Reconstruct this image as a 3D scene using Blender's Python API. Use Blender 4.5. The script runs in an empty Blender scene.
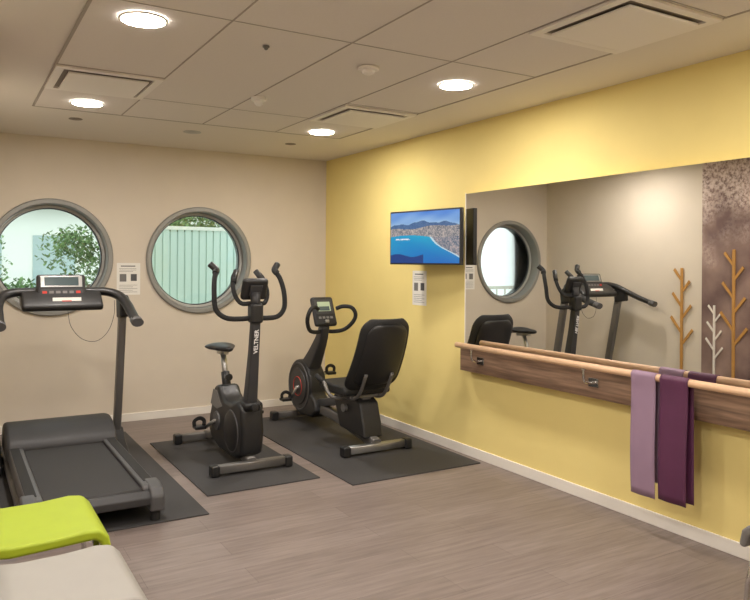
import bpy, bmesh, math, random
from mathutils import Vector, Matrix
random.seed(5)
C = bpy.context
D = bpy.data

# ------------------------------------------------------------------ helpers
def lin(c):
    out = []
    for v in c:
        v = v / 255.0
        out.append(v / 12.92 if v <= 0.04045 else ((v + 0.055) / 1.055) ** 2.4)
    return (out[0], out[1], out[2], 1.0)

def mat(name, rgb, rough=0.5, metal=0.0, vary=0.0, scale=30.0, bump=0.0, stretch=(1, 1, 1), spec=0.5, emit=None, estr=0.0):
    m = D.materials.new(name)
    m.use_nodes = True
    nt = m.node_tree
    b = nt.nodes['Principled BSDF']
    c = lin(rgb)
    b.inputs['Base Color'].default_value = c
    b.inputs['Roughness'].default_value = rough
    b.inputs['Metallic'].default_value = metal
    b.inputs['Specular IOR Level'].default_value = spec
    if emit:
        b.inputs['Emission Color'].default_value = lin(emit)
        b.inputs['Emission Strength'].default_value = estr
    if vary > 0 or bump > 0:
        tc = nt.nodes.new('ShaderNodeTexCoord')
        mp = nt.nodes.new('ShaderNodeMapping')
        mp.inputs['Scale'].default_value = stretch
        nz = nt.nodes.new('ShaderNodeTexNoise')
        nz.inputs['Scale'].default_value = scale
        nz.inputs['Detail'].default_value = 6
        nt.links.new(tc.outputs['Object'], mp.inputs['Vector'])
        nt.links.new(mp.outputs['Vector'], nz.inputs['Vector'])
        if vary > 0:
            cr = nt.nodes.new('ShaderNodeValToRGB')
            cr.color_ramp.elements[0].position = 0.3
            cr.color_ramp.elements[1].position = 0.7
            cr.color_ramp.elements[0].color = (c[0] * (1 - vary), c[1] * (1 - vary), c[2] * (1 - vary), 1)
            cr.color_ramp.elements[1].color = (min(1, c[0] * (1 + vary)), min(1, c[1] * (1 + vary)), min(1, c[2] * (1 + vary)), 1)
            nt.links.new(nz.outputs['Fac'], cr.inputs['Fac'])
            nt.links.new(cr.outputs['Color'], b.inputs['Base Color'])
        if bump > 0:
            bp = nt.nodes.new('ShaderNodeBump')
            bp.inputs['Strength'].default_value = bump
            bp.inputs['Distance'].default_value = 0.002
            nt.links.new(nz.outputs['Fac'], bp.inputs['Height'])
            nt.links.new(bp.outputs['Normal'], b.inputs['Normal'])
    return m

def obj(name, me, parent=None, material=None, smooth=False):
    o = D.objects.new(name, me)
    C.scene.collection.objects.link(o)
    if material:
        me.materials.append(material)
    if parent:
        o.parent = parent
    if smooth:
        for p in me.polygons:
            p.use_smooth = True
    return o

def root(name, loc=(0, 0, 0), rz=0.0):
    e = D.objects.new(name, None)
    e.empty_display_size = 0.1
    C.scene.collection.objects.link(e)
    e.location = loc
    e.rotation_euler = (0, 0, rz)
    return e

def bevel(o, w, seg=3):
    if w > 0:
        m = o.modifiers.new('bev', 'BEVEL')
        m.width = w
        m.segments = seg
        m.limit_method = 'ANGLE'
        m.angle_limit = math.radians(35)
        for p in o.data.polygons:
            p.use_smooth = True
        wn = o.modifiers.new('wn', 'WEIGHTED_NORMAL')
        wn.keep_sharp = False
    return o

def box(name, lo, hi, material, parent=None, bev=0.0, rot=None, seg=3):
    lo = Vector(lo); hi = Vector(hi)
    c = (lo + hi) / 2
    s = (hi - lo) / 2
    bm = bmesh.new()
    bmesh.ops.create_cube(bm, size=2.0)
    for v in bm.verts:
        v.co = Vector((v.co.x * s.x, v.co.y * s.y, v.co.z * s.z))
    me = D.meshes.new(name)
    bm.to_mesh(me); bm.free()
    o = obj(name, me, parent, material)
    o.location = c
    if rot:
        o.rotation_euler = rot
    bevel(o, bev, seg)
    return o

def prism(name, prof, a, b, material, parent=None, bev=0.0, axis='X', seg=3):
    """prof: 2D points; axis X -> (y,z); axis Y -> (x,z); axis Z -> (x,y)"""
    bm = bmesh.new()
    def mk(p, t):
        if axis == 'X': return (t, p[0], p[1])
        if axis == 'Y': return (p[0], t, p[1])
        return (p[0], p[1], t)
    v0 = [bm.verts.new(mk(p, a)) for p in prof]
    v1 = [bm.verts.new(mk(p, b)) for p in prof]
    n = len(prof)
    bm.faces.new(v0); bm.faces.new(list(reversed(v1)))
    for i in range(n):
        bm.faces.new((v0[i], v1[i], v1[(i + 1) % n], v0[(i + 1) % n]))
    bmesh.ops.recalc_face_normals(bm, faces=bm.faces)
    me = D.meshes.new(name)
    bm.to_mesh(me); bm.free()
    o = obj(name, me, parent, material)
    bevel(o, bev, seg)
    return o

def catmull(pts, sub, closed=False):
    P = [Vector(p) for p in pts]
    n = len(P)
    out = []
    rng = n if closed else n - 1
    for i in range(rng):
        p1 = P[i]; p2 = P[(i + 1) % n]
        p0 = P[(i - 1) % n] if (closed or i > 0) else p1 * 2 - p2
        p3 = P[(i + 2) % n] if (closed or i + 2 < n) else p2 * 2 - p1
        for k in range(sub):
            t = k / sub
            out.append(0.5 * ((2 * p1) + (p2 - p0) * t + (2 * p0 - 5 * p1 + 4 * p2 - p3) * t * t + (3 * p1 - p0 - 3 * p2 + p3) * t ** 3))
    if not closed:
        out.append(P[-1].copy())
    return out

def sweep(name, pts, r, material, parent=None, segs=12, sub=6, closed=False, flat=(1, 1), radii=None, up=(0, 0, 1), square=False):
    if sub > 1:
        path = catmull(pts, sub, closed)
    else:
        path = [Vector(p) for p in pts]
    n = len(path)
    bm = bmesh.new()
    rings = []
    upv = Vector(up)
    prev = None
    for i, p in enumerate(path):
        if closed:
            t = path[(i + 1) % n] - path[i - 1]
        else:
            t = path[min(i + 1, n - 1)] - path[max(i - 1, 0)]
        t.normalize()
        if prev is None:
            ref = upv if abs(t.dot(upv)) < 0.95 else Vector((1, 0, 0))
            a = ref - t * ref.dot(t)
        else:
            a = prev - t * prev.dot(t)
        a.normalize()
        prev = a
        b = t.cross(a)
        rr = r
        if radii:
            f = i / (n - 1) * (len(radii) - 1)
            k = min(int(f), len(radii) - 2)
            rr = radii[k] + (radii[k + 1] - radii[k]) * (f - k)
        ring = []
        for s in range(segs):
            an = 2 * math.pi * s / segs
            ca, sa = math.cos(an), math.sin(an)
            if square:
                q = 0.28
                ca = math.copysign(abs(ca) ** q, ca) if abs(ca) > 1e-6 else 0
                sa = math.copysign(abs(sa) ** q, sa) if abs(sa) > 1e-6 else 0
            ring.append(bm.verts.new(p + a * (ca * rr * flat[0]) + b * (sa * rr * flat[1])))
        rings.append(ring)
    m = n if closed else n - 1
    for i in range(m):
        A = rings[i]; B = rings[(i + 1) % n]
        for s in range(segs):
            bm.faces.new((A[s], A[(s + 1) % segs], B[(s + 1) % segs], B[s]))
    caps = []
    if not closed:
        caps.append(bm.faces.new(rings[0])); caps.append(bm.faces.new(rings[-1]))
    bmesh.ops.recalc_face_normals(bm, faces=bm.faces)
    bm.faces.index_update()
    ci = [f.index for f in caps]
    me = D.meshes.new(name)
    bm.to_mesh(me); bm.free()
    o = obj(name, me, parent, material, smooth=True)
    for i in ci:
        me.polygons[i].use_smooth = False
    return o

def lathe(name, prof, center, axis, material, parent=None, segs=64, closed=False):
    """prof: (radius, along-axis) list"""
    bm = bmesh.new()
    rings = []
    for (r, h) in prof:
        ring = []
        for s in range(segs):
            a = 2 * math.pi * s / segs
            c, d = math.cos(a) * r, math.sin(a) * r
            if axis == 'Z': co = (c, d, h)
            elif axis == 'Y': co = (c, h, d)
            else: co = (h, c, d)
            ring.append(bm.verts.new(co))
        rings.append(ring)
    n = len(rings)
    for i in range(n if closed else n - 1):
        A = rings[i]; B = rings[(i + 1) % n]
        for s in range(segs):
            bm.faces.new((A[s], A[(s + 1) % segs], B[(s + 1) % segs], B[s]))
    if not closed:
        if prof[0][0] > 1e-4: bm.faces.new(rings[0])
        if prof[-1][0] > 1e-4: bm.faces.new(rings[-1])
    bmesh.ops.remove_doubles(bm, verts=bm.verts, dist=1e-5)
    bmesh.ops.recalc_face_normals(bm, faces=bm.faces)
    me = D.meshes.new(name)
    bm.to_mesh(me); bm.free()
    o = obj(name, me, parent, material, smooth=True)
    o.location = center
    es = o.modifiers.new('es', 'EDGE_SPLIT'); es.split_angle = math.radians(35)
    return o

def text(name, body, size, loc, axes, material, parent=None, extrude=0.0006):
    cu = D.curves.new(name, 'FONT')
    cu.body = body; cu.size = size; cu.extrude = extrude
    cu.offset = 0.0008
    cu.align_x = 'CENTER'; cu.align_y = 'CENTER'
    o = D.objects.new(name, cu)
    C.scene.collection.objects.link(o)
    cu.materials.append(material)
    X = Vector(axes[0]).normalized(); Y = Vector(axes[1]).normalized(); Z = X.cross(Y)
    M = Matrix((X, Y, Z)).transposed()
    o.rotation_euler = M.to_euler()
    o.location = loc
    if parent: o.parent = parent
    return o

# ------------------------------------------------------------------ materials
M_beige = mat('beige_paint', (213, 203, 187), 0.85, vary=0.02, scale=4, bump=0.05)
M_yellow = mat('yellow_paint', (236, 217, 142), 0.8, vary=0.015, scale=4, bump=0.05)
M_ceil = mat('ceiling_tile', (224, 218, 212), 0.9, vary=0.015, scale=90, bump=0.05)
M_ceil2 = mat('ceiling_plaster', (224, 218, 210), 0.9)
M_line = mat('ceiling_joint', (168, 160, 151), 0.9)
M_trim = mat('white_trim', (232, 228, 220), 0.5)
M_black = mat('black_plastic', (32, 32, 33), 0.42, vary=0.1, scale=60)
M_black2 = mat('charcoal_plastic', (52, 52, 54), 0.5)
M_rubber = mat('rubber', (30, 30, 30), 0.75, vary=0.2, scale=200)
M_mat = mat('rubber_mat', (56, 55, 56), 0.7, vary=0.12, scale=250, bump=0.3)
M_grey = mat('grey_plastic', (116, 114, 112), 0.45)
M_dkgrey = mat('dark_grey_plastic', (78, 78, 80), 0.45)
M_steel = mat('painted_steel', (118, 116, 114), 0.38, metal=0.5)
M_silver = mat('silver', (176, 176, 174), 0.3, metal=0.85)
M_chrome = mat('chrome', (205, 205, 205), 0.15, metal=1.0)
M_frame = mat('window_grey', (146, 146, 142), 0.45, metal=0.2)
M_frame2 = mat('window_light', (182, 182, 178), 0.45)
M_foam = mat('foam_grip', (34, 34, 35), 0.85, bump=0.2, scale=300)
M_belt = mat('treadmill_belt', (46, 45, 46), 0.7, vary=0.1, scale=150, bump=0.2)
M_white = mat('white_paper', (232, 230, 224), 0.7)
M_whitetxt = mat('white_print', (235, 235, 235), 0.6)
M_red = mat('red_label', (190, 50, 35), 0.5)
M_lcd = mat('lcd', (150, 165, 140), 0.25, emit=(150, 170, 140), estr=0.2)
M_lcd2 = mat('display_glass', (60, 72, 74), 0.2, emit=(120, 140, 140), estr=0.12)
M_ink = mat('print_ink', (84, 84, 86), 0.8)
M_lime = mat('lime_vinyl', (158, 176, 32), 0.55, vary=0.03, scale=8)
M_cream = mat('cream_vinyl', (154, 151, 145), 0.6, vary=0.02, scale=8)
M_beech = mat('beech', (222, 184, 148), 0.4, vary=0.08, scale=10, stretch=(8, 0.6, 8))
M_walnut = mat('walnut', (124, 99, 80), 0.5, vary=0.4, scale=7, stretch=(5, 0.5, 9))
M_lilac = mat('lilac_latex', (150, 124, 146), 0.6, vary=0.03, scale=10)
M_purple = mat('purple_latex', (88, 42, 74), 0.55, vary=0.05, scale=10)
M_gold = mat('ochre_wood', (186, 138, 72), 0.6, vary=0.08, scale=12)
M_wht = mat('white_lacquer', (228, 222, 214), 0.5)
M_lamp = mat('lamp_diffuser', (255, 250, 240), 0.5, emit=(255, 246, 237), estr=262.0)
M_lamprim = mat('lamp_rim', (240, 238, 232), 0.4)
M_conc = mat('terrace_paving', (200, 200, 194), 0.9, vary=0.06, scale=3)
M_leaf = mat('foliage', (110, 138, 86), 0.8, vary=0.5, scale=9)
M_slat = mat('aqua_slat', (206, 226, 218), 0.5)
M_slat2 = mat('aqua_panel', (190, 214, 206), 0.6)
M_facade = mat('pale_facade', (236, 236, 228), 0.8)
M_soffit = mat('soffit', (150, 160, 152), 0.8)
M_winglass = mat('pale_window', (176, 192, 192), 0.2)

# floor planks
def floor_mat():
    m = D.materials.new('vinyl_plank'); m.use_nodes = True
    nt = m.node_tree; N = nt.nodes; L = nt.links
    b = N['Principled BSDF']
    tc = N.new('ShaderNodeTexCoord')
    br = N.new('ShaderNodeTexBrick')
    br.inputs['Scale'].default_value = 1.0
    br.inputs['Brick Width'].default_value = 1.25
    br.inputs['Row Height'].default_value = 0.185
    br.inputs['Mortar Size'].default_value = 0.001
    br.inputs['Color1'].default_value = lin((135, 123, 118))
    br.inputs['Color2'].default_value = lin((124, 112, 107))
    br.inputs['Mortar'].default_value = lin((94, 84, 80))
    br.offset = 0.37
    L.new(tc.outputs['Object'], br.inputs['Vector'])
    mp = N.new('ShaderNodeMapping'); mp.inputs['Scale'].default_value = (1.3, 15, 1)
    nz = N.new('ShaderNodeTexNoise'); nz.inputs['Scale'].default_value = 2.2; nz.inputs['Detail'].default_value = 9
    nz.inputs['Roughness'].default_value = 0.65
    L.new(tc.outputs['Object'], mp.inputs['Vector']); L.new(mp.outputs['Vector'], nz.inputs['Vector'])
    cr = N.new('ShaderNodeValToRGB')
    cr.color_ramp.elements[0].position = 0.30; cr.color_ramp.elements[1].position = 0.72
    cr.color_ramp.elements[0].color = (0.70, 0.69, 0.68, 1); cr.color_ramp.elements[1].color = (1.16, 1.16, 1.16, 1)
    L.new(nz.outputs['Fac'], cr.inputs['Fac'])
    mx = N.new('ShaderNodeMix'); mx.data_type = 'RGBA'; mx.blend_type = 'MULTIPLY'
    mx.inputs['Factor'].default_value = 1.0
    L.new(br.outputs['Color'], mx.inputs['A']); L.new(cr.outputs['Color'], mx.inputs['B'])
    L.new(mx.outputs['Result'], b.inputs['Base Color'])
    b.inputs['Roughness'].default_value = 0.42
    b.inputs['Specular IOR Level'].default_value = 0.4
    bp = N.new('ShaderNodeBump'); bp.inputs['Strength'].default_value = 0.08; bp.inputs['Distance'].default_value = 0.002
    L.new(nz.outputs['Fac'], bp.inputs['Height']); L.new(bp.outputs['Normal'], b.inputs['Normal'])
    return m
M_floor = floor_mat()

def mural_mat():
    m = D.materials.new('mural_print'); m.use_nodes = True
    nt = m.node_tree; N = nt.nodes; L = nt.links
    b = N['Principled BSDF']; b.inputs['Roughness'].default_value = 0.8
    tc = N.new('ShaderNodeTexCoord')
    nz = N.new('ShaderNodeTexNoise'); nz.inputs['Scale'].default_value = 2.5; nz.inputs['Detail'].default_value = 9
    L.new(tc.outputs['Object'], nz.inputs['Vector'])
    cr = N.new('ShaderNodeValToRGB')
    cr.color_ramp.elements[0].position = 0.3; cr.color_ramp.elements[1].position = 0.72
    cr.color_ramp.elements[0].color = lin((100, 78, 76)); cr.color_ramp.elements[1].color = lin((158, 134, 124))
    L.new(nz.outputs['Fac'], cr.inputs['Fac'])
    sp = N.new('ShaderNodeSeparateXYZ'); L.new(tc.outputs['Object'], sp.inputs[0])
    nz2 = N.new('ShaderNodeTexNoise'); nz2.inputs['Scale'].default_value = 2.2; nz2.inputs['Detail'].default_value = 2
    L.new(tc.outputs['Object'], nz2.inputs['Vector'])
    ad = N.new('ShaderNodeMath'); ad.operation = 'MULTIPLY_ADD'; ad.inputs[1].default_value = 1.6
    L.new(nz2.outputs['Fac'], ad.inputs[0]); L.new(sp.outputs['Z'], ad.inputs[2])
    rg = N.new('ShaderNodeMapRange'); rg.inputs['From Min'].default_value = 1.15; rg.inputs['From Max'].default_value = 1.6
    L.new(ad.outputs[0], rg.inputs['Value'])
    nz3 = N.new('ShaderNodeTexNoise'); nz3.inputs['Scale'].default_value = 22; nz3.inputs['Detail'].default_value = 8
    nz3.inputs['Roughness'].default_value = .75
    L.new(tc.outputs['Object'], nz3.inputs['Vector'])
    cr3 = N.new('ShaderNodeValToRGB'); cr3.color_ramp.elements[0].position = .40; cr3.color_ramp.elements[1].position = .56
    L.new(nz3.outputs['Fac'], cr3.inputs['Fac'])
    ml = N.new('ShaderNodeMath'); ml.operation = 'MULTIPLY'
    L.new(cr3.outputs['Color'], ml.inputs[0]); L.new(rg.outputs['Result'], ml.inputs[1])
    mx = N.new('ShaderNodeMix'); mx.data_type = 'RGBA'
    L.new(ml.outputs[0], mx.inputs['Factor']); L.new(cr.outputs['Color'], mx.inputs['A'])
    mx.inputs['B'].default_value = lin((212, 194, 184))
    L.new(mx.outputs['Result'], b.inputs['Base Color'])
    return m
M_mural = mural_mat()

M_mirror = mat('mirror_silver', (236, 236, 233), 0.0, metal=1.0)

def glass_mat():
    m = D.materials.new('window_glass'); m.use_nodes = True
    nt = m.node_tree; N = nt.nodes; L = nt.links
    N.remove(N['Principled BSDF'])
    t = N.new('ShaderNodeBsdfTransparent'); t.inputs['Color'].default_value = (0.90, 0.96, 0.94, 1)
    g = N.new('ShaderNodeBsdfGlossy'); g.inputs['Roughness'].default_value = 0.02
    fr = N.new('ShaderNodeFresnel'); fr.inputs['IOR'].default_value = 1.5
    mx = N.new('ShaderNodeMixShader')
    L.new(fr.outputs[0], mx.inputs[0]); L.new(t.outputs[0], mx.inputs[1]); L.new(g.outputs[0], mx.inputs[2])
    L.new(mx.outputs[0], N['Material Output'].inputs['Surface'])
    return m
M_glass = glass_mat()

# ------------------------------------------------------------------ room shell
XR = 3.5; YB = 6.935; H = 2.6; XL = 0.13; YL = 3.75; XW = -1.7; YF = -2.6
box('floor', (XW - .1, YF - .1, -0.1), (XR + .1, YB + .3, 0.0), M_floor)
D.objects['floor'].data.transform(Matrix.Translation(D.objects['floor'].location)); D.objects['floor'].location = (0, 0, 0)
box('ceiling', (XW - .1, YF - .1, H), (XR + .1, YB + .3, H + 0.1), M_ceil2)
box('wall_right', (XR, YF - .1, 0), (XR + .1, YB, H), M_yellow)
box('wall_left', (XL - .12, YL, 0), (XL, YB, H), M_beige)
box('wall_left_return', (XW, YL, 0), (XL - .12, YL + .1, H), M_beige)
box('wall_left_rear', (XW - .1, YF, 0), (XW, YL, H), M_beige)
box('wall_front', (XW - .1, YF - .1, 0), (XR, YF, H), M_beige)

WIN = [(0.775, 1.53), (2.117, 1.515)]
wb = box('wall_back', (XW, YB, 0), (XR + .1, YB + 0.28, H), M_beige)
cuts = []
for (wx, wz) in WIN:
    c = lathe('cutter', [(0.49, -0.4), (0.49, 0.4)], (wx, YB + 0.14, wz), 'Y', None)
    c.modifiers.clear()
    cuts.append(c)
    md = wb.modifiers.new('cut', 'BOOLEAN'); md.operation = 'DIFFERENCE'; md.object = c; md.solver = 'EXACT'
C.view_layer.update()
dg = C.evaluated_depsgraph_get()
nm = D.meshes.new_from_object(wb.evaluated_get(dg))
wb.modifiers.clear(); wb.data = nm
for c in cuts:
    D.objects.remove(c, do_unlink=True)

for i, (wx, wz) in enumerate(WIN):
    r = root('window_%d' % (i + 1), (wx, YB, wz))
    lathe('reveal_ring', [(0.488, 0.275), (0.488, 0.0), (0.522, 0.0), (0.522, -0.02), (0.512, -0.03), (0.482, -0.03), (0.474, -0.02), (0.470, 0.275)], (0, 0, 0), 'Y', M_frame, r, 96, closed=True)
    lathe('sash_ring', [(0.469, 0.10), (0.469, 0.17), (0.446, 0.17), (0.446, 0.10)], (0, 0, 0), 'Y', M_frame2, r, 96, closed=True)
    lathe('gasket_ring', [(0.445, 0.115), (0.445, 0.16), (0.437, 0.16), (0.437, 0.115)], (0, 0, 0), 'Y', M_black2, r, 96, closed=True)
    lathe('glass_pane', [(0.0, 0.132), (0.436, 0.132), (0.436, 0.138), (0.0, 0.138)], (0, 0, 0), 'Y', M_glass, r, 96)

# baseboards
box('baseboard_back', (XL, YB - .014, 0), (XR, YB, 0.075), M_trim, bev=.003)
box('baseboard_right', (XR - .014, YF, 0), (XR, YB - .014, 0.075), M_trim, bev=.003)
box('baseboard_left', (XL, YL, 0), (XL + .014, YB - .014, 0.075), M_trim, bev=.003)

# mural panel on left wall
box('wall_mural', (XL, YL + .005, 0.078), (XL + .006, 4.67, H - .002), M_mural)

# tree-shaped wall decorations
def tree(name, yc, z0, ztop, material, pairs, w, th):
    r = root(name, (XL + 0.02, yc, 0.08))
    zt = ztop - 0.08
    box('trunk', (-0.012, -th / 2, 0.0), (0.004, th / 2, zt), material, r, .002)
    span = zt - z0
    for k in range(pairs):
        for s in (-1, 1):
            zb = z0 + span * (k + (0.45 if s > 0 else 0)) / pairs
            ww = w * (1 - .4 * k / pairs)
            up = ww * 1.25
            t = th * .9
            prism('branch_%d_%s' % (k, 'a' if s < 0 else 'b'),
                  [(0, zb), (s * ww, zb + up), (s * (ww - t * .7), zb + up + t * .9), (0, zb + t * 1.5)],
                  -0.010, 0.002, material, r, .001)
    return r
tree('tree_wall_decoration', 4.90, .55, 1.47, M_gold, 3, .14, .028)
tree('tree_wall_decoration', 4.52, .45, 1.09, M_wht, 3, .10, .02)
tree('tree_wall_decoration', 4.31, .60, 1.66, M_gold, 3, .15, .028)

# ------------------------------------------------------------------ ceiling grid
gx = [0.5, 1.1, 1.72, 2.34, 2.95]
gy = [5.6, 4.93, 4.33, 3.13, 1.93, 0.73, -0.47, -1.67]
cg = root('ceiling_tile_field', (0, 0, H))
box('tile_panel', (gx[0], -1.67, -0.004), (gx[-1], 5.6, 0.0), M_ceil, cg)
for k, x in enumerate(gx):
    w = .008 if k in (0, 4) else .004
    box('joint_long_%d' % k, (x - w, -1.67, -0.0065), (x + w, 5.6, -0.004), M_line, cg)
for k, y in enumerate(gy):
    w = .008 if k in (0, 7) else .003
    if k == 2:
        box('joint_cross_%da' % k, (gx[0], y - w, -0.006), (gx[1], y + w, -0.004), M_line, cg)
        box('joint_cross_%db' % k, (gx[3], y - w, -0.006), (gx[4], y + w, -0.004), M_line, cg)
    else:
        box('joint_cross_%d' % k, (gx[0], y - w, -0.006), (gx[-1], y + w, -0.004), M_line, cg)

M_vent = mat('vent_white', (236, 231, 224), 0.6)
M_ventdk = mat('vent_dark', (138, 129, 120), 0.8)
def frame(name, c, half, w, z0, z1, material, parent):
    bm = bmesh.new()
    o = []
    for (h, z) in ((half, z0), (half, z1), (half - w, z1 - 0.0), (half - w, z0)):
        o.append([bm.verts.new((c[0] + sx * h, c[1] + sy * h, z)) for sx, sy in ((-1, -1), (1, -1), (1, 1), (-1, 1))])
    for i in range(4):
        A = o[i]; B = o[(i + 1) % 4]
        for s in range(4):
            bm.faces.new((A[s], A[(s + 1) % 4], B[(s + 1) % 4], B[s]))
    bmesh.ops.recalc_face_normals(bm, faces=bm.faces)
    me = D.meshes.new(name); bm.to_mesh(me); bm.free()
    return obj(name, me, parent, material)
def diffuser(cx, cy):
    r = root('air_vent', (cx, cy, H - .0066))
    frame('outer_frame', (0, 0), .297, .045, -.012, 0, M_vent, r)
    box('plenum', (-.252, -.252, -.002), (.252, .252, 0), M_ventdk, r)
    box('centre_plate', (-.225, -.225, -.024), (.225, .225, -.012), M_vent, r, .004)
    box('plate_stem', (-.05, -.05, -.013), (.05, .05, -.002), M_ventdk, r)
for (x, y) in ((.8, 4.63), (2.645, 4.66), (2.645, 2.24)):
    diffuser(x, y)

def downlight(x, y, r=.1):
    zz = H - .0066
    if not (gx[0] < x < gx[-1] and y < 5.6): zz = H
    q = root('ceiling_downlight', (x, y, zz))
    lathe('rim', [(r + .008, 0), (r + .008, -.005), (r, -.008), (r - .004, -.008), (r - .004, 0)], (0, 0, 0), 'Z', M_lamprim, q, 48, closed=True)
    lathe('diffuser', [(0, -.008), (r - .004, -.008), (r - .004, -.002), (0, -.002)], (0, 0, 0), 'Z', M_lamp, q, 48)
for p in ((.745, 3.32), (.81, 5.28), (2.66, 3.52), (2.67, 5.38), (.8, 1.4), (2.66, 1.4), (.8, -.9), (2.66, -.9), (-.8, .6), (-.8, 2.4)):
    downlight(*p)

# small ceiling fittings
def detector(name, x, y, r=.045, h=.03, m=M_lamprim, z=None):
    z = H - .0068 if z is None else z
    q = root(name, (x, y, z))
    lathe('base_plate', [(0, 0), (r, 0), (r, -h * .35), (r * .8, -h * .45), (0, -h * .45)], (0, 0, 0), 'Z', m, q, 32)
    lathe('sensor_dome', [(r * .62, -h * .44), (r * .55, -h * .8), (r * .3, -h), (0, -h)], (0, 0, 0), 'Z', m, q, 32)
detector('sprinkler_head', 1.76, 4.49, .05, .055)
detector('smoke_detector', 2.01, 3.47, .06, .04, M_vent)
detector('sprinkler_head', 1.37, 3.40, .018, .02, M_grey)
detector('ceiling_speaker', 1.76, 6.01, .075, .01, M_frame2, H)
detector('recessed_spotlight', .83, 5.95, .05, .01, M_ventdk, H)
detector('recessed_spotlight', 2.71, 6.11, .05, .01, M_ventdk, H)

# ------------------------------------------------------------------ mirror + barre
mr = root('wall_mirror', (XR, 0, 0))
box('backing', (-.055, 0.9, .862), (0, 4.41, 2.04), M_frame2, mr)
box('glass_face', (-.060, 0.9, .862), (-.0551, 4.41, 2.04), M_mirror, mr)
box('edge_trim_side', (-.061, 4.41, .862), (0, 4.418, 2.046), M_trim, mr)
box('edge_trim_top', (-.061, .9, 2.04), (0, 4.41, 2.046), M_yellow, mr)

br = root('ballet_barre', (XR, 0, 0))
box('backboard', (-.092, 0.9, .675), (0, 4.43, .86), M_walnut, br, .003)
sweep('rail', [(-.18, 4.36, .882), (-.18, 0.9, .882)], .021, M_beech, br, 20, sub=1)
lathe('rail_end', [(0.0, 0.006), (.015, .005), (.021, 0), (.021, -.01)], (-.18, 4.36, .882), 'Y', M_beech, br, 20)
for k, y in enumerate((4.18, 3.09, 2.0)):
    box('bracket_plate_%d' % k, (-.098, y - .04, .745), (-.092, y + .04, .80), M_chrome, br, .002)
    sweep('bracket_arm_%d' % k, [(-.095, y, .77), (-.15, y, .775), (-.178, y, .80), (-.18, y, .862)], .009, M_chrome, br, 10)
    lathe('bracket_cup_%d' % k, [(0, 0), (.018, 0), (.018, .008), (0, .008)], (-.18, y, .857), 'Z', M_chrome, br, 16)

def band(name, y0, y1, zf, zb, material, slant=0.0):
    bm = bmesh.new()
    pts = []
    xr, zr, R = XR - .18, .882, .026
    n = 16
    for k in range(n):
        f = k / n
        z = zf + (zr - zf) * f
        pts.append((xr - R - .006 * math.sin(f * 5), z, (1 - f)))
    for k in range(9):
        a = math.pi - math.pi * k / 8
        pts.append((xr + R * math.cos(a), zr + R * math.sin(a), 0))
    for k in range(1, n):
        f = k / n
        z = zr + (zb - zr) * f
        x = xr + R + .003
        pts.append((x - (.004 * f), z, -f))
    rows = []
    W = 8
    for (x, z, f) in pts:
        row = []
        for j in range(W + 1):
            u = j / W
            yy = y0 + (y1 - y0) * u + slant * f
            row.append(bm.verts.new((x + .004 * math.sin(u * 7 + f * 2) * f, yy, z)))
        rows.append(row)
    for i in range(len(rows) - 1):
        for j in range(W):
            bm.faces.new((rows[i][j], rows[i][j + 1], rows[i + 1][j + 1], rows[i + 1][j]))
    me = D.meshes.new(name); bm.to_mesh(me); bm.free()
    o = obj(name, me, None, material, smooth=True)
    s = o.modifiers.new('sol', 'SOLIDIFY'); s.thickness = .003
    return o
band('exercise_band', 2.72, 2.56, .225, .26, M_lilac, -.004)
band('exercise_band', 2.53, 2.36, .235, .20, M_purple, .006)

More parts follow.
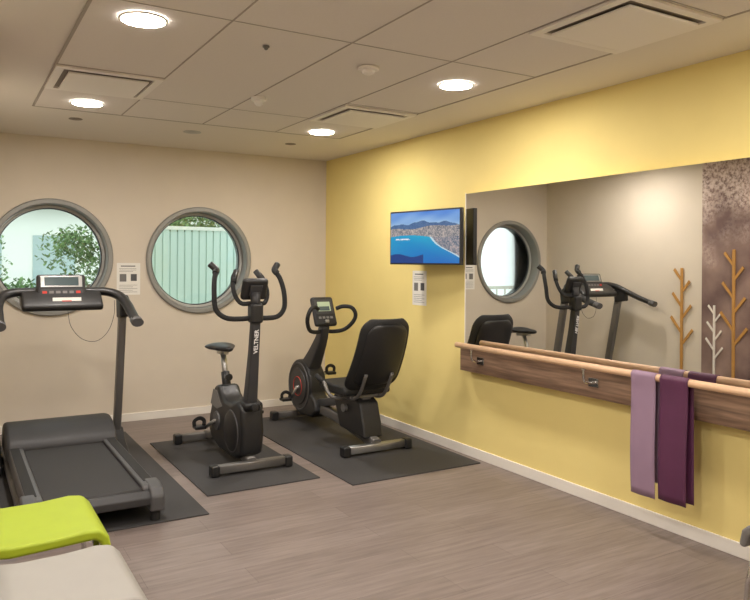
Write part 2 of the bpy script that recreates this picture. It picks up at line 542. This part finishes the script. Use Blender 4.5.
# ------------------------------------------------------------------ television
tvA = Vector((3.22, 5.17, 0)); tvB = Vector((3.36, 4.37, 0))
mid = (tvA + tvB) / 2; d = (tvB - tvA); ang = math.atan2(d.y, d.x)
tv = root('television', (mid.x, mid.y, 1.71), ang)
W2, H2 = d.length / 2, .222
box('housing', (-W2, 0.0, -H2), (W2, .035, H2), M_black, tv, .005)
box('rear_bulge', (-.25, .035, -.16), (.25, .06, .12), M_black, tv, .01)
def screen():
    nx, ny = 192, 108
    bm = bmesh.new()
    col = bm.loops.layers.float_color.new('Col')
    w, h = W2 - .012, H2 - .013
    vs = [[bm.verts.new((-w + 2 * w * i / nx, -.0015, -h + 2 * h * j / ny)) for i in range(nx + 1)] for j in range(ny + 1)]
    rnd = random.Random(9)
    blk = [[rnd.random() for _ in range(120)] for _ in range(120)]
    for j in range(ny):
        for i in range(nx):
            u = (i + .5) / nx; v = (j + .5) / ny
            hill = .74 + .06 * math.sin(u * 3.6 - .3) + .02 * math.sin(u * 17) + .008 * math.sin(u * 41)
            hill2 = .66 + .07 * u + .02 * math.sin(u * 11 + 1)
            coast = .52 + .03 * math.sin(u * 6)
            shore = u - (.60 + .5 * (1 - v * 2.0) + .03 * math.sin(v * 14))
            n = blk[j // 2 % 120][i // 2 % 120]
            n2 = blk[(j // 5 + 40) % 120][(i // 6 + 30) % 120]
            n = .65 * n + .35 * n2
            if v > hill:
                k = (1 - v) / .3
                cl = .5 + .25 * (math.sin(u * 7 + v * 13) + .6 * math.sin(u * 19 - v * 25))
                cl = max(0, min(1, cl))
                c = (66 + 80 * k + 45 * cl, 122 + 60 * k + 36 * cl, 210 + 10 * k + 14 * cl)
            elif v > hill2:
                c = (62 + 25 * n, 94 + 25 * n, 140 + 20 * n)
            elif v > coast:
                c = (90 + 120 * n, 98 + 95 * n, 112 + 70 * n)
            elif shore > 0:
                c = (72 + 130 * n, 94 + 85 * n, 118 + 55 * n)
            elif shore > -.03:
                c = (190, 215, 225)
            else:
                k = .5 + .5 * math.sin(u * 6 + v * 8)
                c = (20 + 12 * k, 105 + 95 * v + 12 * k, 188 + 28 * v)
                if v < .15 + .03 * math.sin(u * 14) and u < .5: c = (22, 62, 130)
                if abs(v - .47) < .015 and .08 < u < .3 and n > .4: c = (235, 238, 240)
            f = bm.faces.new((vs[j][i], vs[j][i + 1], vs[j + 1][i + 1], vs[j + 1][i]))
            lc = lin(c)
            for lp in f.loops: lp[col] = lc
    bmesh.ops.recalc_face_normals(bm, faces=bm.faces)
    me = D.meshes.new('screen'); bm.to_mesh(me); bm.free()
    m = D.materials.new('screen_picture'); m.use_nodes = True
    nt = m.node_tree; b = nt.nodes['Principled BSDF']
    at = nt.nodes.new('ShaderNodeAttribute'); at.attribute_name = 'Col'
    b.inputs['Base Color'].default_value = (.01, .01, .01, 1)
    b.inputs['Roughness'].default_value = .25
    nt.links.new(at.outputs['Color'], b.inputs['Emission Color'])
    b.inputs['Emission Strength'].default_value = .95
    return obj('screen', me, tv, m)
screen()
inv = Matrix.Rotation(-ang, 4, 'Z')
def tvp(x, y, z):
    return inv @ Vector((x - mid.x, y - mid.y, z - 1.71))
sweep('wall_arm', [tvp(3.325, 4.79, 1.71), tvp(3.40, 4.92, 1.71), tvp(3.498, 4.86, 1.71)], .018, M_black, tv, 10, sub=1)
q = tvp(3.49, 4.86, 1.71)
box('wall_plate', q - Vector((.06, .006, .1)), q + Vector((.06, .006, .1)), M_black, tv, .002, rot=(0, 0, -ang - math.pi / 2))

# ------------------------------------------------------------------ posters
def poster(loc, rz):
    r = root('wall_poster', loc, rz)
    box('sheet', (-.106, -.002, -.149), (.106, 0, .149), M_white, r)
    y0, y1 = -.0028, -.002
    box('heading_bar', (-.07, y0, .115), (.06, y1, .124), M_ink, r)
    for k in range(3):
        box('text_line_%d' % k, (-.085, y0, .095 - k * .014), (.07 - .03 * (k == 2), y1, .0975 - k * .014), M_ink, r)
    box('picture_a', (-.08, y0, -.025), (-.02, y1, .045), M_grey, r)
    box('picture_b', (.02, y0, -.02), (.075, y1, .045), M_ink, r)
    for k in range(5):
        box('text_row_%d' % k, (-.085, y0, -.06 - k * .016), (.08 - .04 * (k % 2), y1, -.0575 - k * .016), M_ink, r)
poster((1.438, YB, 1.335), 0)
poster((XR, 5.13, 1.285), -math.pi / 2)

# ------------------------------------------------------------------ mats
box('rubber_floor_mat', (.27, 4.14, 0), (1.33, 6.5, .008), M_mat, bev=.002)
box('rubber_floor_mat', (1.42, 4.46, 0), (2.22, 5.99, .008), M_mat, bev=.002)
box('rubber_floor_mat', (2.335, 4.2, 0), (3.43, 6.45, .008), M_mat, bev=.002)
MZ = .008

# ------------------------------------------------------------------ treadmill
def treadmill():
    r = root('treadmill', (.70, 5.0, MZ))
    b = .255
    box('running_belt', (-b, -.78, .165), (b, .56, .18), M_belt, r, .003)
    sweep('rear_roller', [(-b, -.775, .148), (b, -.775, .148)], .033, M_belt, r, 16, sub=1)
    box('deck_board', (-b, -.74, .13), (b, .56, .164), M_black, r)
    for s in (-1, 1):
        n = 'r' if s > 0 else 'l'
        x0, x1 = (b + .004, .35) if s > 0 else (-.35, -b - .004)
        prism('side_rail_' + n, [(-.80, .10), (-.80, .185), (-.76, .2), (.6, .2), (.6, .10)], x0, x1, M_dkgrey, r, .012)
        xs0, xs1 = (.285, .34) if s > 0 else (-.34, -.285)
        box('foot_strip_' + n, (xs0, -.70, .199), (xs1, .5, .203), M_rubber, r, .001)
        ex0, ex1 = (.29, .37) if s > 0 else (-.37, -.29)
        prism('rear_end_cap_' + n, [(-.86, .06), (-.865, .15), (-.83, .19), (-.74, .206), (-.66, .205), (-.66, .10), (-.76, .06)], ex0, ex1, M_dkgrey, r, .014)
        lathe('rear_foot_' + n, [(0, 0), (.028, 0), (.028, .07), (0, .07)], (s * .33, -.80, 0), 'Z', M_rubber, r, 20)
        sweep('base_tube_' + n, [(s * .34, -.72, .075), (s * .34, .9, .06)], .028, M_steel, r, 16, sub=1, square=True)
        sweep('upright_' + n, [(s * .425, .84, .06), (s * .425, .74, .55), (s * .425, .62, 1.17)], .036, M_steel, r, 20, sub=4, flat=(1.0, .75), square=True, up=(0, 1, 0))
        prism('upright_foot_' + n, [(.55, 0), (.55, .06), (.7, .12), (.8, .2), (.89, .2), (.96, .07), (.96, 0)], s * .425 - .045, s * .425 + .045, M_black, r, .012)
        sweep('handle_arm_' + n, [(s * .15, .70, 1.265), (s * .30, .675, 1.262), (s * .39, .62, 1.235), (s * .425, .50, 1.18), (s * .43, .34, 1.12), (s * .43, .17, 1.07)], .034, M_black, r, 16, flat=(.8, 1.15), radii=[.03, .04, .042, .038, .036, .033])
        sweep('grip_cap_' + n, [(s * .43, .20, 1.078), (s * .43, .14, 1.062)], .037, M_dkgrey, r, 16, sub=1, flat=(.85, 1.15))
        prism('arm_shroud_' + n, [(.52, 1.08), (.52, 1.19), (.62, 1.24), (.68, 1.2), (.66, 1.06)], s * .425 - .04, s * .425 + .04, M_black, r, .015)
    prism('rear_cross_cap', [(-.85, .10), (-.855, .145), (-.82, .175), (-.80, .175), (-.80, .10)], -.30, .30, M_black2, r, .008)
    box('rear_cross_tube', (-.34, -.70, .05), (.34, -.65, .10), M_steel, r, .006)
    box('base_cross_tube', (-.425, .78, .02), (.425, .86, .08), M_steel, r, .01)
    prism('motor_hood', [(.46, .10), (.455, .205), (.50, .25), (.60, .30), (.74, .325), (.86, .31), (.95, .23), (.97, .10)], -.365, .365, M_black2, r, .03)
    # console
    prism('console_tray', [(.52, 1.13), (.50, 1.17), (.60, 1.25), (.72, 1.30), (.78, 1.26), (.72, 1.16)], -.27, .27, M_black, r, .02)
    cr = math.radians(-18)
    def pan(nm, x0, x1, z0, z1, y0, y1, m, bv=.004):
        lo = Vector((x0, y0, z0)); hi = Vector((x1, y1, z1)); c = (lo + hi) / 2
        o = box(nm, (x0, y0, z0), (x1, y1, z1), m, r, bv)
        R = Matrix.Rotation(cr, 3, 'X')
        o.location = Vector((0, .60, 1.19)) + R @ c
        o.rotation_euler = (cr, 0, 0)
    pan('console_head', -.165, .165, .02, .215, 0, .06, M_black, .018)
    pan('display', -.14, .14, .115, .20, -.004, .0, M_silver)
    pan('display_readout', -.115, .115, .125, .19, -.0055, -.004, M_lcd2, .001)
    pan('key_panel', -.14, .14, .035, .10, -.004, 0, M_black2)
    for k in range(6):
        pan('key_%d' % k, -.13 + k * .045, -.10 + k * .045, .06, .085, -.009, -.004, M_grey if k % 5 else M_red, .002)
    pan('label_white', -.07, .12, -.045, .02, -.06, -.055, M_white, .001)
    pan('label_red', -.01, .055, -.035, -.002, -.0625, -.06, M_red, .001)
    sweep('safety_cord', [(.03, .55, 1.14), (.05, .53, 1.02), (.12, .5, .93), (.22, .5, .91), (.30, .5, .98), (.34, .5, 1.1), (.35, .55, 1.2)], .002, M_black2, r, 6)
treadmill()

# ------------------------------------------------------------------ upright bike
def crank_set(r, y, z, L, a0, half, mt=M_silver):
    sweep('crank_axle', [(-half - .03, y, z), (half + .03, y, z)], .014, mt, r, 14, sub=1)
    for s in (-1, 1):
        a = a0 if s > 0 else a0 + math.pi
        dy, dz = math.cos(a) * L, math.sin(a) * L
        nm = 'r' if s > 0 else 'l'
        sweep('crank_arm_' + nm, [(s * (half + .025), y, z), (s * (half + .035), y + dy, z + dz)], .012, mt, r, 12, sub=1, flat=(1.2, .8))
        px0, px1 = sorted((s * (half + .045), s * (half + .135)))
        box('pedal_' + nm, (px0, y + dy - .045, z + dz - .013), (px1, y + dy + .045, z + dz + .013), M_black, r, .008)
        sweep('pedal_strap_' + nm, [(px0 + .01, y + dy, z + dz + .01), (px0 + .01, y + dy, z + dz + .05), ((px0 + px1) / 2, y + dy, z + dz + .07), (px1 - .005, y + dy, z + dz + .05), (px1 - .005, y + dy, z + dz + .01)], .006, M_rubber, r, 8, flat=(.4, 2.5), up=(0, 1, 0))

def upright_bike():
    r = root('exercise_bike', (1.86, 5.33, MZ), math.pi)   # local +y = rider's forward
    for nm, y, w in (('front', .50, .275), ('rear', -.52, .25)):
        sweep(nm + '_stabilizer', [(-w, y, .045), (w, y, .045)], .03, M_steel, r, 20, sub=1, square=True)
        for s in (-1, 1):
            box('%s_foot_%s' % (nm, 'r' if s > 0 else 'l'), (s * w - .03, y - .04, 0), (s * w + .03, y + .04, .08), M_black, r, .014)
    sweep('rear_beam', [(0, -.52, .06), (0, -.35, .085), (0, -.1, .17)], .03, M_steel, r, 20, sub=4, flat=(1.1, 1.1), square=True)
    sweep('front_beam', [(0, .3, .10), (0, .50, .06)], .034, M_steel, r, 20, sub=1, square=True)
    prof = [(-.17, .11), (-.235, .17), (-.22, .28), (-.16, .40), (-.10, .53), (.0, .55), (.06, .49), (.14, .45), (.28, .45), (.40, .49), (.50, .45), (.53, .28), (.50, .12), (.36, .065), (.0, .06)]
    prism('drive_housing', prof, -.085, .085, M_black, r, .03)
    for s in (-1, 1):
        x = s * .083
        nm = 'r' if s > 0 else 'l'
        lathe('flywheel_cover_' + nm, [(.0, s * .02), (.12, s * .018), (.145, s * .008), (.15, 0)], (x, .30, .255), 'X', M_black, r, 48)
        lathe('cover_ring_' + nm, [(.146, 0), (.148, s * .008), (.153, s * .008), (.155, 0)], (x, .30, .255), 'X', M_dkgrey, r, 48)
        lathe('crank_disc_' + nm, [(.075, 0), (.07, s * .014), (0, s * .016)], (x, -.02, .27), 'X', M_dkgrey, r, 32)
        prism('side_accent_' + nm, [(-.17, .38), (-.11, .50), (-.02, .50), (.04, .44), (.10, .40), (-.02, .36)], min(x, x + s * .006), max(x, x + s * .006), M_grey, r, .002)
    crank_set(r, -.02, .27, .17, math.radians(205), .085)
    # mast
    sweep('mast', [(0, .42, .30), (0, .46, .5), (0, .52, .85), (0, .56, 1.16)], .04, M_black2, r, 24, sub=5, flat=(1.0, .9), radii=[.062, .046, .036, .032], up=(0, 1, 0), square=True)
    sweep('mast_collar', [(0, .445, .44), (0, .458, .50)], .062, M_black, r, 24, sub=1, up=(0, 1, 0), square=True)
    lathe('mast_knob_stem', [(.009, 0), (.009, .05)], (0, .485, .46), 'Y', M_silver, r, 12)
    lathe('mast_knob', [(0, .05), (.026, .05), (.026, .08), (0, .085)], (0, .485, .46), 'Y', M_black, r, 20)
    text('mast_lettering', 'VELTNER', .042, (0.0, .572, .93), ((0, .13, .99), (1, 0, 0)), M_whitetxt, r, .001)
    # handlebar
    for s in (-1, 1):
        nm = 'r' if s > 0 else 'l'
        sweep('handlebar_' + nm, [(0, .54, 1.10), (s * .10, .52, 1.09), (s * .20, .49, 1.10), (s * .26, .46, 1.16), (s * .265, .44, 1.27), (s * .25, .40, 1.37), (s * .225, .36, 1.43), (s * .25, .33, 1.47)], .018, M_foam, r, 14)
        sweep('pulse_grip_' + nm, [(s * .235, .374, 1.41), (s * .225, .355, 1.435), (s * .26, .325, 1.475)], .024, M_black, r, 14)
        sweep('inner_bar_' + nm, [(s * .02, .54, 1.2), (s * .09, .50, 1.20), (s * .125, .46, 1.27), (s * .115, .40, 1.37), (s * .08, .36, 1.42)], .016, M_foam, r, 12)
        sweep('inner_grip_' + nm, [(s * .12, .42, 1.34), (s * .075, .355, 1.425)], .021, M_black, r, 12, sub=1)
    box('handlebar_clamp', (-.045, .50, 1.06), (.045, .60, 1.20), M_black, r, .02)
    box('console_head', (-.095, .50, 1.22), (.095, .55, 1.38), M_black, r, .022, rot=(math.radians(-22), 0, 0))
    o2 = box('console_display', (-.075, .488, 1.25), (.075, .492, 1.35), M_lcd, r, .001, rot=(math.radians(-22), 0, 0))
    o2.location = (0, .4995, 1.306)
    box('battery_cover', (-.045, .553, 1.25), (.045, .562, 1.33), M_black2, r, .004, rot=(math.radians(-22), 0, 0))
    sweep('console_neck', [(0, .55, 1.16), (0, .545, 1.28)], .035, M_black2, r, 16, sub=1)
    # seat post and saddle
    sweep('seat_sleeve', [(0, -.03, .48), (0, -.085, .63)], .033, M_black, r, 16, sub=1)
    sweep('seat_post', [(0, -.06, .55), (0, -.14, .775)], .022, M_silver, r, 16, sub=1)
    sweep('seat_slider', [(0, -.24, .775), (0, -.06, .785)], .018, M_silver, r, 12, sub=1, square=True)
    lathe('adjust_knob', [(0, 0), (.026, 0), (.028, .03), (0, .034)], (.0, -.02, .60), 'Y', M_black, r, 20)
    lathe('adjust_knob_shaft', [(.01, -.06), (.01, .01)], (.0, -.02, .60), 'Y', M_silver, r, 12)
    bm = bmesh.new()
    rows = []
    secs = [(-.30, .07, .815, .045), (-.285, .105, .835, .05), (-.24, .125, .85, .06), (-.18, .12, .848, .06), (-.12, .09, .842, .055), (-.05, .055, .84, .05), (.0, .036, .838, .045), (.03, .02, .83, .03)]
    for (y, w, z, t) in secs:
        ring = []
        for k in range(14):
            aa = 2 * math.pi * k / 14
            ring.append(bm.verts.new((math.cos(aa) * w, y, z - t / 2 + math.sin(aa) * t / 2)))
        rows.append(ring)
    for i in range(len(rows) - 1):
        for k in range(14):
            bm.faces.new((rows[i][k], rows[i][(k + 1) % 14], rows[i + 1][(k + 1) % 14], rows[i + 1][k]))
    bm.faces.new(rows[0]); bm.faces.new(rows[-1])
    bmesh.ops.recalc_face_normals(bm, faces=bm.faces)
    me = D.meshes.new('saddle'); bm.to_mesh(me); bm.free()
    o = obj('saddle', me, r, M_black, True)
    ss = o.modifiers.new('s', 'SUBSURF'); ss.levels = 1; ss.render_levels = 2
upright_bike()

# ------------------------------------------------------------------ recumbent bike
def recumbent():
    r = root('recumbent_exercise_bike', (2.9, 5.5, MZ))
    for nm, y, w, m in (('rear', -.67, .28, M_silver), ('front', .80, .25, M_steel)):
        sweep(nm + '_stabilizer', [(-w, y, .045), (w, y, .045)], .03, m, r, 20, sub=1, square=True)
        for s in (-1, 1):
            box('%s_foot_%s' % (nm, 'r' if s > 0 else 'l'), (s * w - .035, y - .042, 0), (s * w + .03, y + .042, .082), M_black, r, .014)
    sweep('main_beam', [(0, -.67, .06), (0, -.45, .10), (0, 0, .16), (0, .4, .17)], .036, M_steel, r, 24, sub=4, flat=(1.2, 1.0), square=True)
    sweep('front_beam', [(0, .5, .12), (0, .80, .06)], .032, M_steel, r, 20, sub=1, square=True)
    sweep('seat_track', [(0, .42, .20), (0, -.50, .40)], .032, M_dkgrey, r, 20, sub=1, flat=(1.1, 1.2), square=True)
    prof = []
    for k in range(22):
        a = math.radians(-60 + k * (250 / 21))
        prof.append((.62 + .25 * math.cos(a), .335 + .25 * math.sin(a)))
    prof += [(.30, .24), (.26, .15), (.35, .09), (.60, .07)]
    prism('drive_housing', prof, -.085, .085, M_black, r, .025)
    for s in (-1, 1):
        nm = 'r' if s > 0 else 'l'
        x = s * .083
        lathe('housing_ring_' + nm, [(.205, 0), (.21, s * .008), (.222, s * .008), (.225, 0)], (x, .62, .335), 'X', M_dkgrey, r, 48)
        lathe('housing_disc_' + nm, [(.17, 0), (.165, s * .012), (0, s * .014)], (x, .62, .335), 'X', M_black2, r, 48)
        lathe('red_ring_' + nm, [(.085, s * .012), (.087, s * .017), (.090, s * .017), (.092, s * .012)], (x, .62, .335), 'X', M_red, r, 48)
    crank_set(r, .60, .33, .165, math.radians(130), .09)
    sweep('mast', [(0, .56, .5), (0, .44, .64), (0, .32, .80), (0, .26, .93)], .05, M_black2, r, 24, sub=5, radii=[.085, .066, .05, .042], flat=(1, .85), square=True, up=(0, 1, 0))
    ti = math.radians(-25)
    def pan(nm, x0, x1, z0, z1, y0, y1, m, bv=.004):
        c = Vector(((x0 + x1) / 2, (y0 + y1) / 2, (z0 + z1) / 2))
        o = box(nm, (x0, y0, z0), (x1, y1, z1), m, r, bv)
        o.location = Vector((0, .21, .95)) + Matrix.Rotation(ti, 3, 'X') @ c
        o.rotation_euler = (ti, 0, 0)
    pan('console_head', -.11, .11, -.02, .26, 0, .05, M_black, .024)
    pan('console_bezel', -.088, .088, .09, .228, -.003, 0, M_black2, .001)
    pan('console_display', -.062, .062, .115, .205, -.0055, -.003, M_lcd, .001)
    pan('readout_block', -.05, .05, .12, .16, -.0065, -.0055, M_lcd2, .001)
    for k in range(4):
        pan('key_%d' % k, -.07 + k * .038, -.045 + k * .038, .045, .065, -.004, 0, M_grey, .001)
    pan('console_knob', -.018, .018, .0, .03, -.02, 0, M_silver, .006)
    for s in (-1, 1):
        nm = 'r' if s > 0 else 'l'
        sweep('handlebar_' + nm, [(0, .28, .88), (s * .08, .25, .87), (s * .17, .20, .89), (s * .225, .14, .96), (s * .235, .11, 1.03), (s * .20, .12, 1.09), (s * .14, .17, 1.10), (s * .09, .21, 1.08)], .018, M_foam, r, 14)
        sweep('seat_handle_' + nm, [(s * .10, -.38, .40), (s * .22, -.37, .40), (s * .265, -.34, .44), (s * .27, -.28, .51), (s * .27, -.16, .545)], .015, M_steel, r, 12)
        sweep('seat_grip_' + nm, [(s * .27, -.27, .515), (s * .27, -.14, .55)], .021, M_foam, r, 12, sub=1)
        sweep('back_frame_' + nm, [(s * .12, -.22, .40), (s * .12, -.48, .40), (s * .12, -.60, .46), (s * .12, -.70, .62)], .014, M_steel, r, 12)
    prism('seat_carriage', [(-.62, .10), (-.60, .20), (-.54, .37), (-.46, .41), (-.14, .41), (-.08, .36), (-.14, .26), (-.20, .12)], -.09, .09, M_black, r, .02)
    box('seat_plate', (-.15, -.5, .40), (.15, -.12, .425), M_steel, r, .006)
    lathe('carriage_knob', [(0, 0), (.03, 0), (.034, -.03), (0, -.035)], (-.09, -.32, .30), 'X', M_grey, r, 20)
    prism('seat_cushion', [(-.52, .43), (-.53, .47), (-.48, .505), (-.30, .50), (-.12, .515), (-.06, .49), (-.06, .45), (-.12, .425)], -.215, .215, M_rubber, r, .03, seg=5)
    nu, nv = 14, 18
    Lb = .62
    def shell(name, kx, off, thk, v0, v1, m):
        bm = bmesh.new()
        fr, bk = [], []
        for j in range(nv + 1):
            f = j / nv
            v = v0 + (v1 - v0) * f
            hw = (.25 - .03 * v) * kx
            e = min(f, 1 - f)
            if e < .16: hw *= math.sqrt(max(0, 1 - ((.16 - e) / .16) ** 2 * .55))
            rf, rb = [], []
            for i in range(nu + 1):
                u = -1 + 2 * i / nu
                x = u * hw
                y = -.565 - .29 * v - .04 * math.sin(v * math.pi) + .05 * (u * kx) ** 2 + off
                z = .475 + Lb * .95 * v
                th = thk * (1 - .55 * abs(u) ** 4) * (1 - .5 * abs(2 * f - 1) ** 6)
                rf.append(bm.verts.new((x, y + th / 2, z)))
                rb.append(bm.verts.new((x, y - th / 2, z)))
            fr.append(rf); bk.append(rb)
        for j in range(nv):
            for i in range(nu):
                bm.faces.new((fr[j][i], fr[j][i + 1], fr[j + 1][i + 1], fr[j + 1][i]))
                bm.faces.new((bk[j][i + 1], bk[j][i], bk[j + 1][i], bk[j + 1][i + 1]))
            bm.faces.new((fr[j][0], fr[j + 1][0], bk[j + 1][0], bk[j][0]))
            bm.faces.new((fr[j + 1][nu], fr[j][nu], bk[j][nu], bk[j + 1][nu]))
        for i in range(nu):
            bm.faces.new((fr[0][i + 1], fr[0][i], bk[0][i], bk[0][i + 1]))
            bm.faces.new((fr[nv][i], fr[nv][i + 1], bk[nv][i + 1], bk[nv][i]))
        bmesh.ops.recalc_face_normals(bm, faces=bm.faces)
        me = D.meshes.new(name); bm.to_mesh(me); bm.free()
        o = obj(name, me, r, m, True)
        sb = o.modifiers.new('s', 'SUBSURF'); sb.levels = 1; sb.render_levels = 1
    shell('backrest', 1.0, 0, .05, 0, 1, M_rubber)
    shell('backrest_shell', .80, -.03, .02, .08, .92, M_black)
recumbent()

# ------------------------------------------------------------------ chairs
def chair(loc, rz, material, name='stacking_chair', legm=M_chrome):
    """seat faces local +x; origin on the floor at the seat centre"""
    r = root(name, loc, rz)
    prof = [(-.235, .455), (-.10, .44), (.05, .442), (.16, .452), (.215, .445), (.245, .415), (.258, .35),
            (.228, .345), (.213, .395), (.19, .41), (.10, .405), (-.10, .395), (-.235, .41)]
    prism('seat', prof, -.25, .25, material, r, .018, axis='Y', seg=4)
    back = [(-.225, .44), (-.255, .55), (-.285, .70), (-.31, .84), (-.335, .838), (-.312, .70), (-.282, .54), (-.255, .42)]
    prism('backrest', back, -.235, .235, material, r, .012, axis='Y', seg=3)
    for s in (-1, 1):
        nm = 'r' if s > 0 else 'l'
        sweep('leg_frame_' + nm, [(-.21, s * .2, .40), (-.24, s * .23, .2), (-.26, s * .235, .014), (0, s * .235, .012), (.24, s * .235, .014), (.225, s * .23, .2), (.20, s * .2, .40)], .011, legm, r, 12, sub=1)
    sweep('under_brace', [(.19, -.2, .395), (.19, .2, .395)], .010, legm, r, 10, sub=1)
    sweep('under_brace_rear', [(-.2, -.2, .39), (-.2, .2, .39)], .010, legm, r, 10, sub=1)
chair((.30, 3.19, 0), 0, M_lime)
chair((.305, 2.54, 0), 0, M_cream)
chair((3.035, 1.50, 0), math.pi / 2, M_grey)

# ------------------------------------------------------------------ outdoors
box('terrace_ground', (-8, YB + .3, -.15), (14, 40, -.05), M_conc)
sc = root('louvre_screen', (0, 8.3, -.05))
for k in range(46):
    x = 1.93 + k * .085
    box('slat_%d' % k, (x, -.012, 0), (x + .07, .0, 1.92), M_slat, sc)
box('backing_panel', (1.93, .0, 0), (5.84, .03, 1.90), M_slat2, sc)
box('cap_rail', (1.91, -.03, 1.92), (5.86, .05, 1.96), M_facade, sc)
gr = root('garden_railing', (0, 8.8, -.05))
for k in range(28):
    x = -3 + k * .17
    box('baluster_%d' % k, (x, -.01, 0), (x + .02, .01, 1.15), M_facade, gr)
box('handrail', (-3, -.03, 1.15), (1.85, .03, 1.2), M_facade, gr)
nb = root('neighbour_building', (0, 20, -.05))
box('facade', (-6, 0, 0), (14, 4, 2.9), M_facade, nb)
box('roof_edge', (-6.3, -.5, 2.9), (14.3, 4, 3.15), M_soffit, nb)
for k in range(11):
    box('window_%d' % k, (-5 + k * 1.7, -.03, .9), (-4 + k * 1.7, 0, 2.2), M_winglass, nb)
def bush(name, x, y, s, h, trunk=True, n=2600):
    r = root(name, (x, y, -.05))
    if trunk:
        sweep('trunk', [(0, 0, 0), (.05, 0, h * .4), (0, .03, h * .75)], .07, M_walnut, r, 10, radii=[.09, .06, .04])
    rn = random.Random(int(x * 100 + y * 10))
    bm = bmesh.new()
    cl = [(rn.uniform(-.6, .6) * s, rn.uniform(-.6, .6) * s, h + rn.uniform(-.5, .5) * s, s * rn.uniform(.35, .6)) for _ in range(8)]
    for k in range(n):
        cx, cy, cz, rr = cl[k % 8]
        a = rn.random() * 6.283; e = rn.uniform(-1, 1); rad = rr * rn.random() ** .4
        c = Vector((cx + math.cos(a) * math.sqrt(1 - e * e) * rad, cy + math.sin(a) * math.sqrt(1 - e * e) * rad, cz + e * rad * .8))
        if c.z < .04: continue
        q = Vector((rn.uniform(-1, 1), rn.uniform(-1, 1), rn.uniform(-1, 1))).normalized() * .05
        w = q.cross(Vector((0, 0, 1))).normalized() * .03
        bm.faces.new([bm.verts.new(c - q), bm.verts.new(c + w), bm.verts.new(c + q), bm.verts.new(c - w)])
    me = D.meshes.new('leaves'); bm.to_mesh(me); bm.free()
    obj('leaves', me, r, M_leaf)
bush('garden_tree', 2.2, 14, 1.0, 1.5)
bush('garden_shrub', 1.3, 13, .8, .8, False)
bush('garden_shrub', .3, 13.5, .8, .9, False)
bush('garden_tree', .2, 17, 1.1, 1.9)
bush('garden_tree', 3.6, 11.5, 1.1, 2.6, True, 4200)
bush('garden_tree', 3.0, 13.5, 1.1, 2.7, True, 3600)

# ------------------------------------------------------------------ world
w = D.worlds.new('World'); C.scene.world = w; w.use_nodes = True
bg = w.node_tree.nodes['Background']
bg.inputs[0].default_value = (.92, .97, 1.0, 1); bg.inputs[1].default_value = 2.3

# ------------------------------------------------------------------ camera
cam = D.cameras.new('camera'); co = D.objects.new('camera', cam); C.scene.collection.objects.link(co)
cam.sensor_width = 36; cam.lens = 715 / 750 * 36
cam.shift_y = (263.5 - 300) / 750
yaw = math.atan(425 / 715)
F = Vector((math.sin(yaw), math.cos(yaw), 0)); R = Vector((math.cos(yaw), -math.sin(yaw), 0)); U = Vector((0, 0, 1))
th = math.radians(.4)
Rc = R * math.cos(th) + U * math.sin(th)
Uc = U * math.cos(th) - R * math.sin(th)
mt = Matrix((Rc, Uc, -F)).transposed().to_4x4()
mt.translation = Vector((0, 0, 1.495))
co.matrix_world = mt
cam.clip_start = .05
C.scene.camera = co
C.scene.view_settings.view_transform = 'Standard'
C.scene.view_settings.look = 'None'
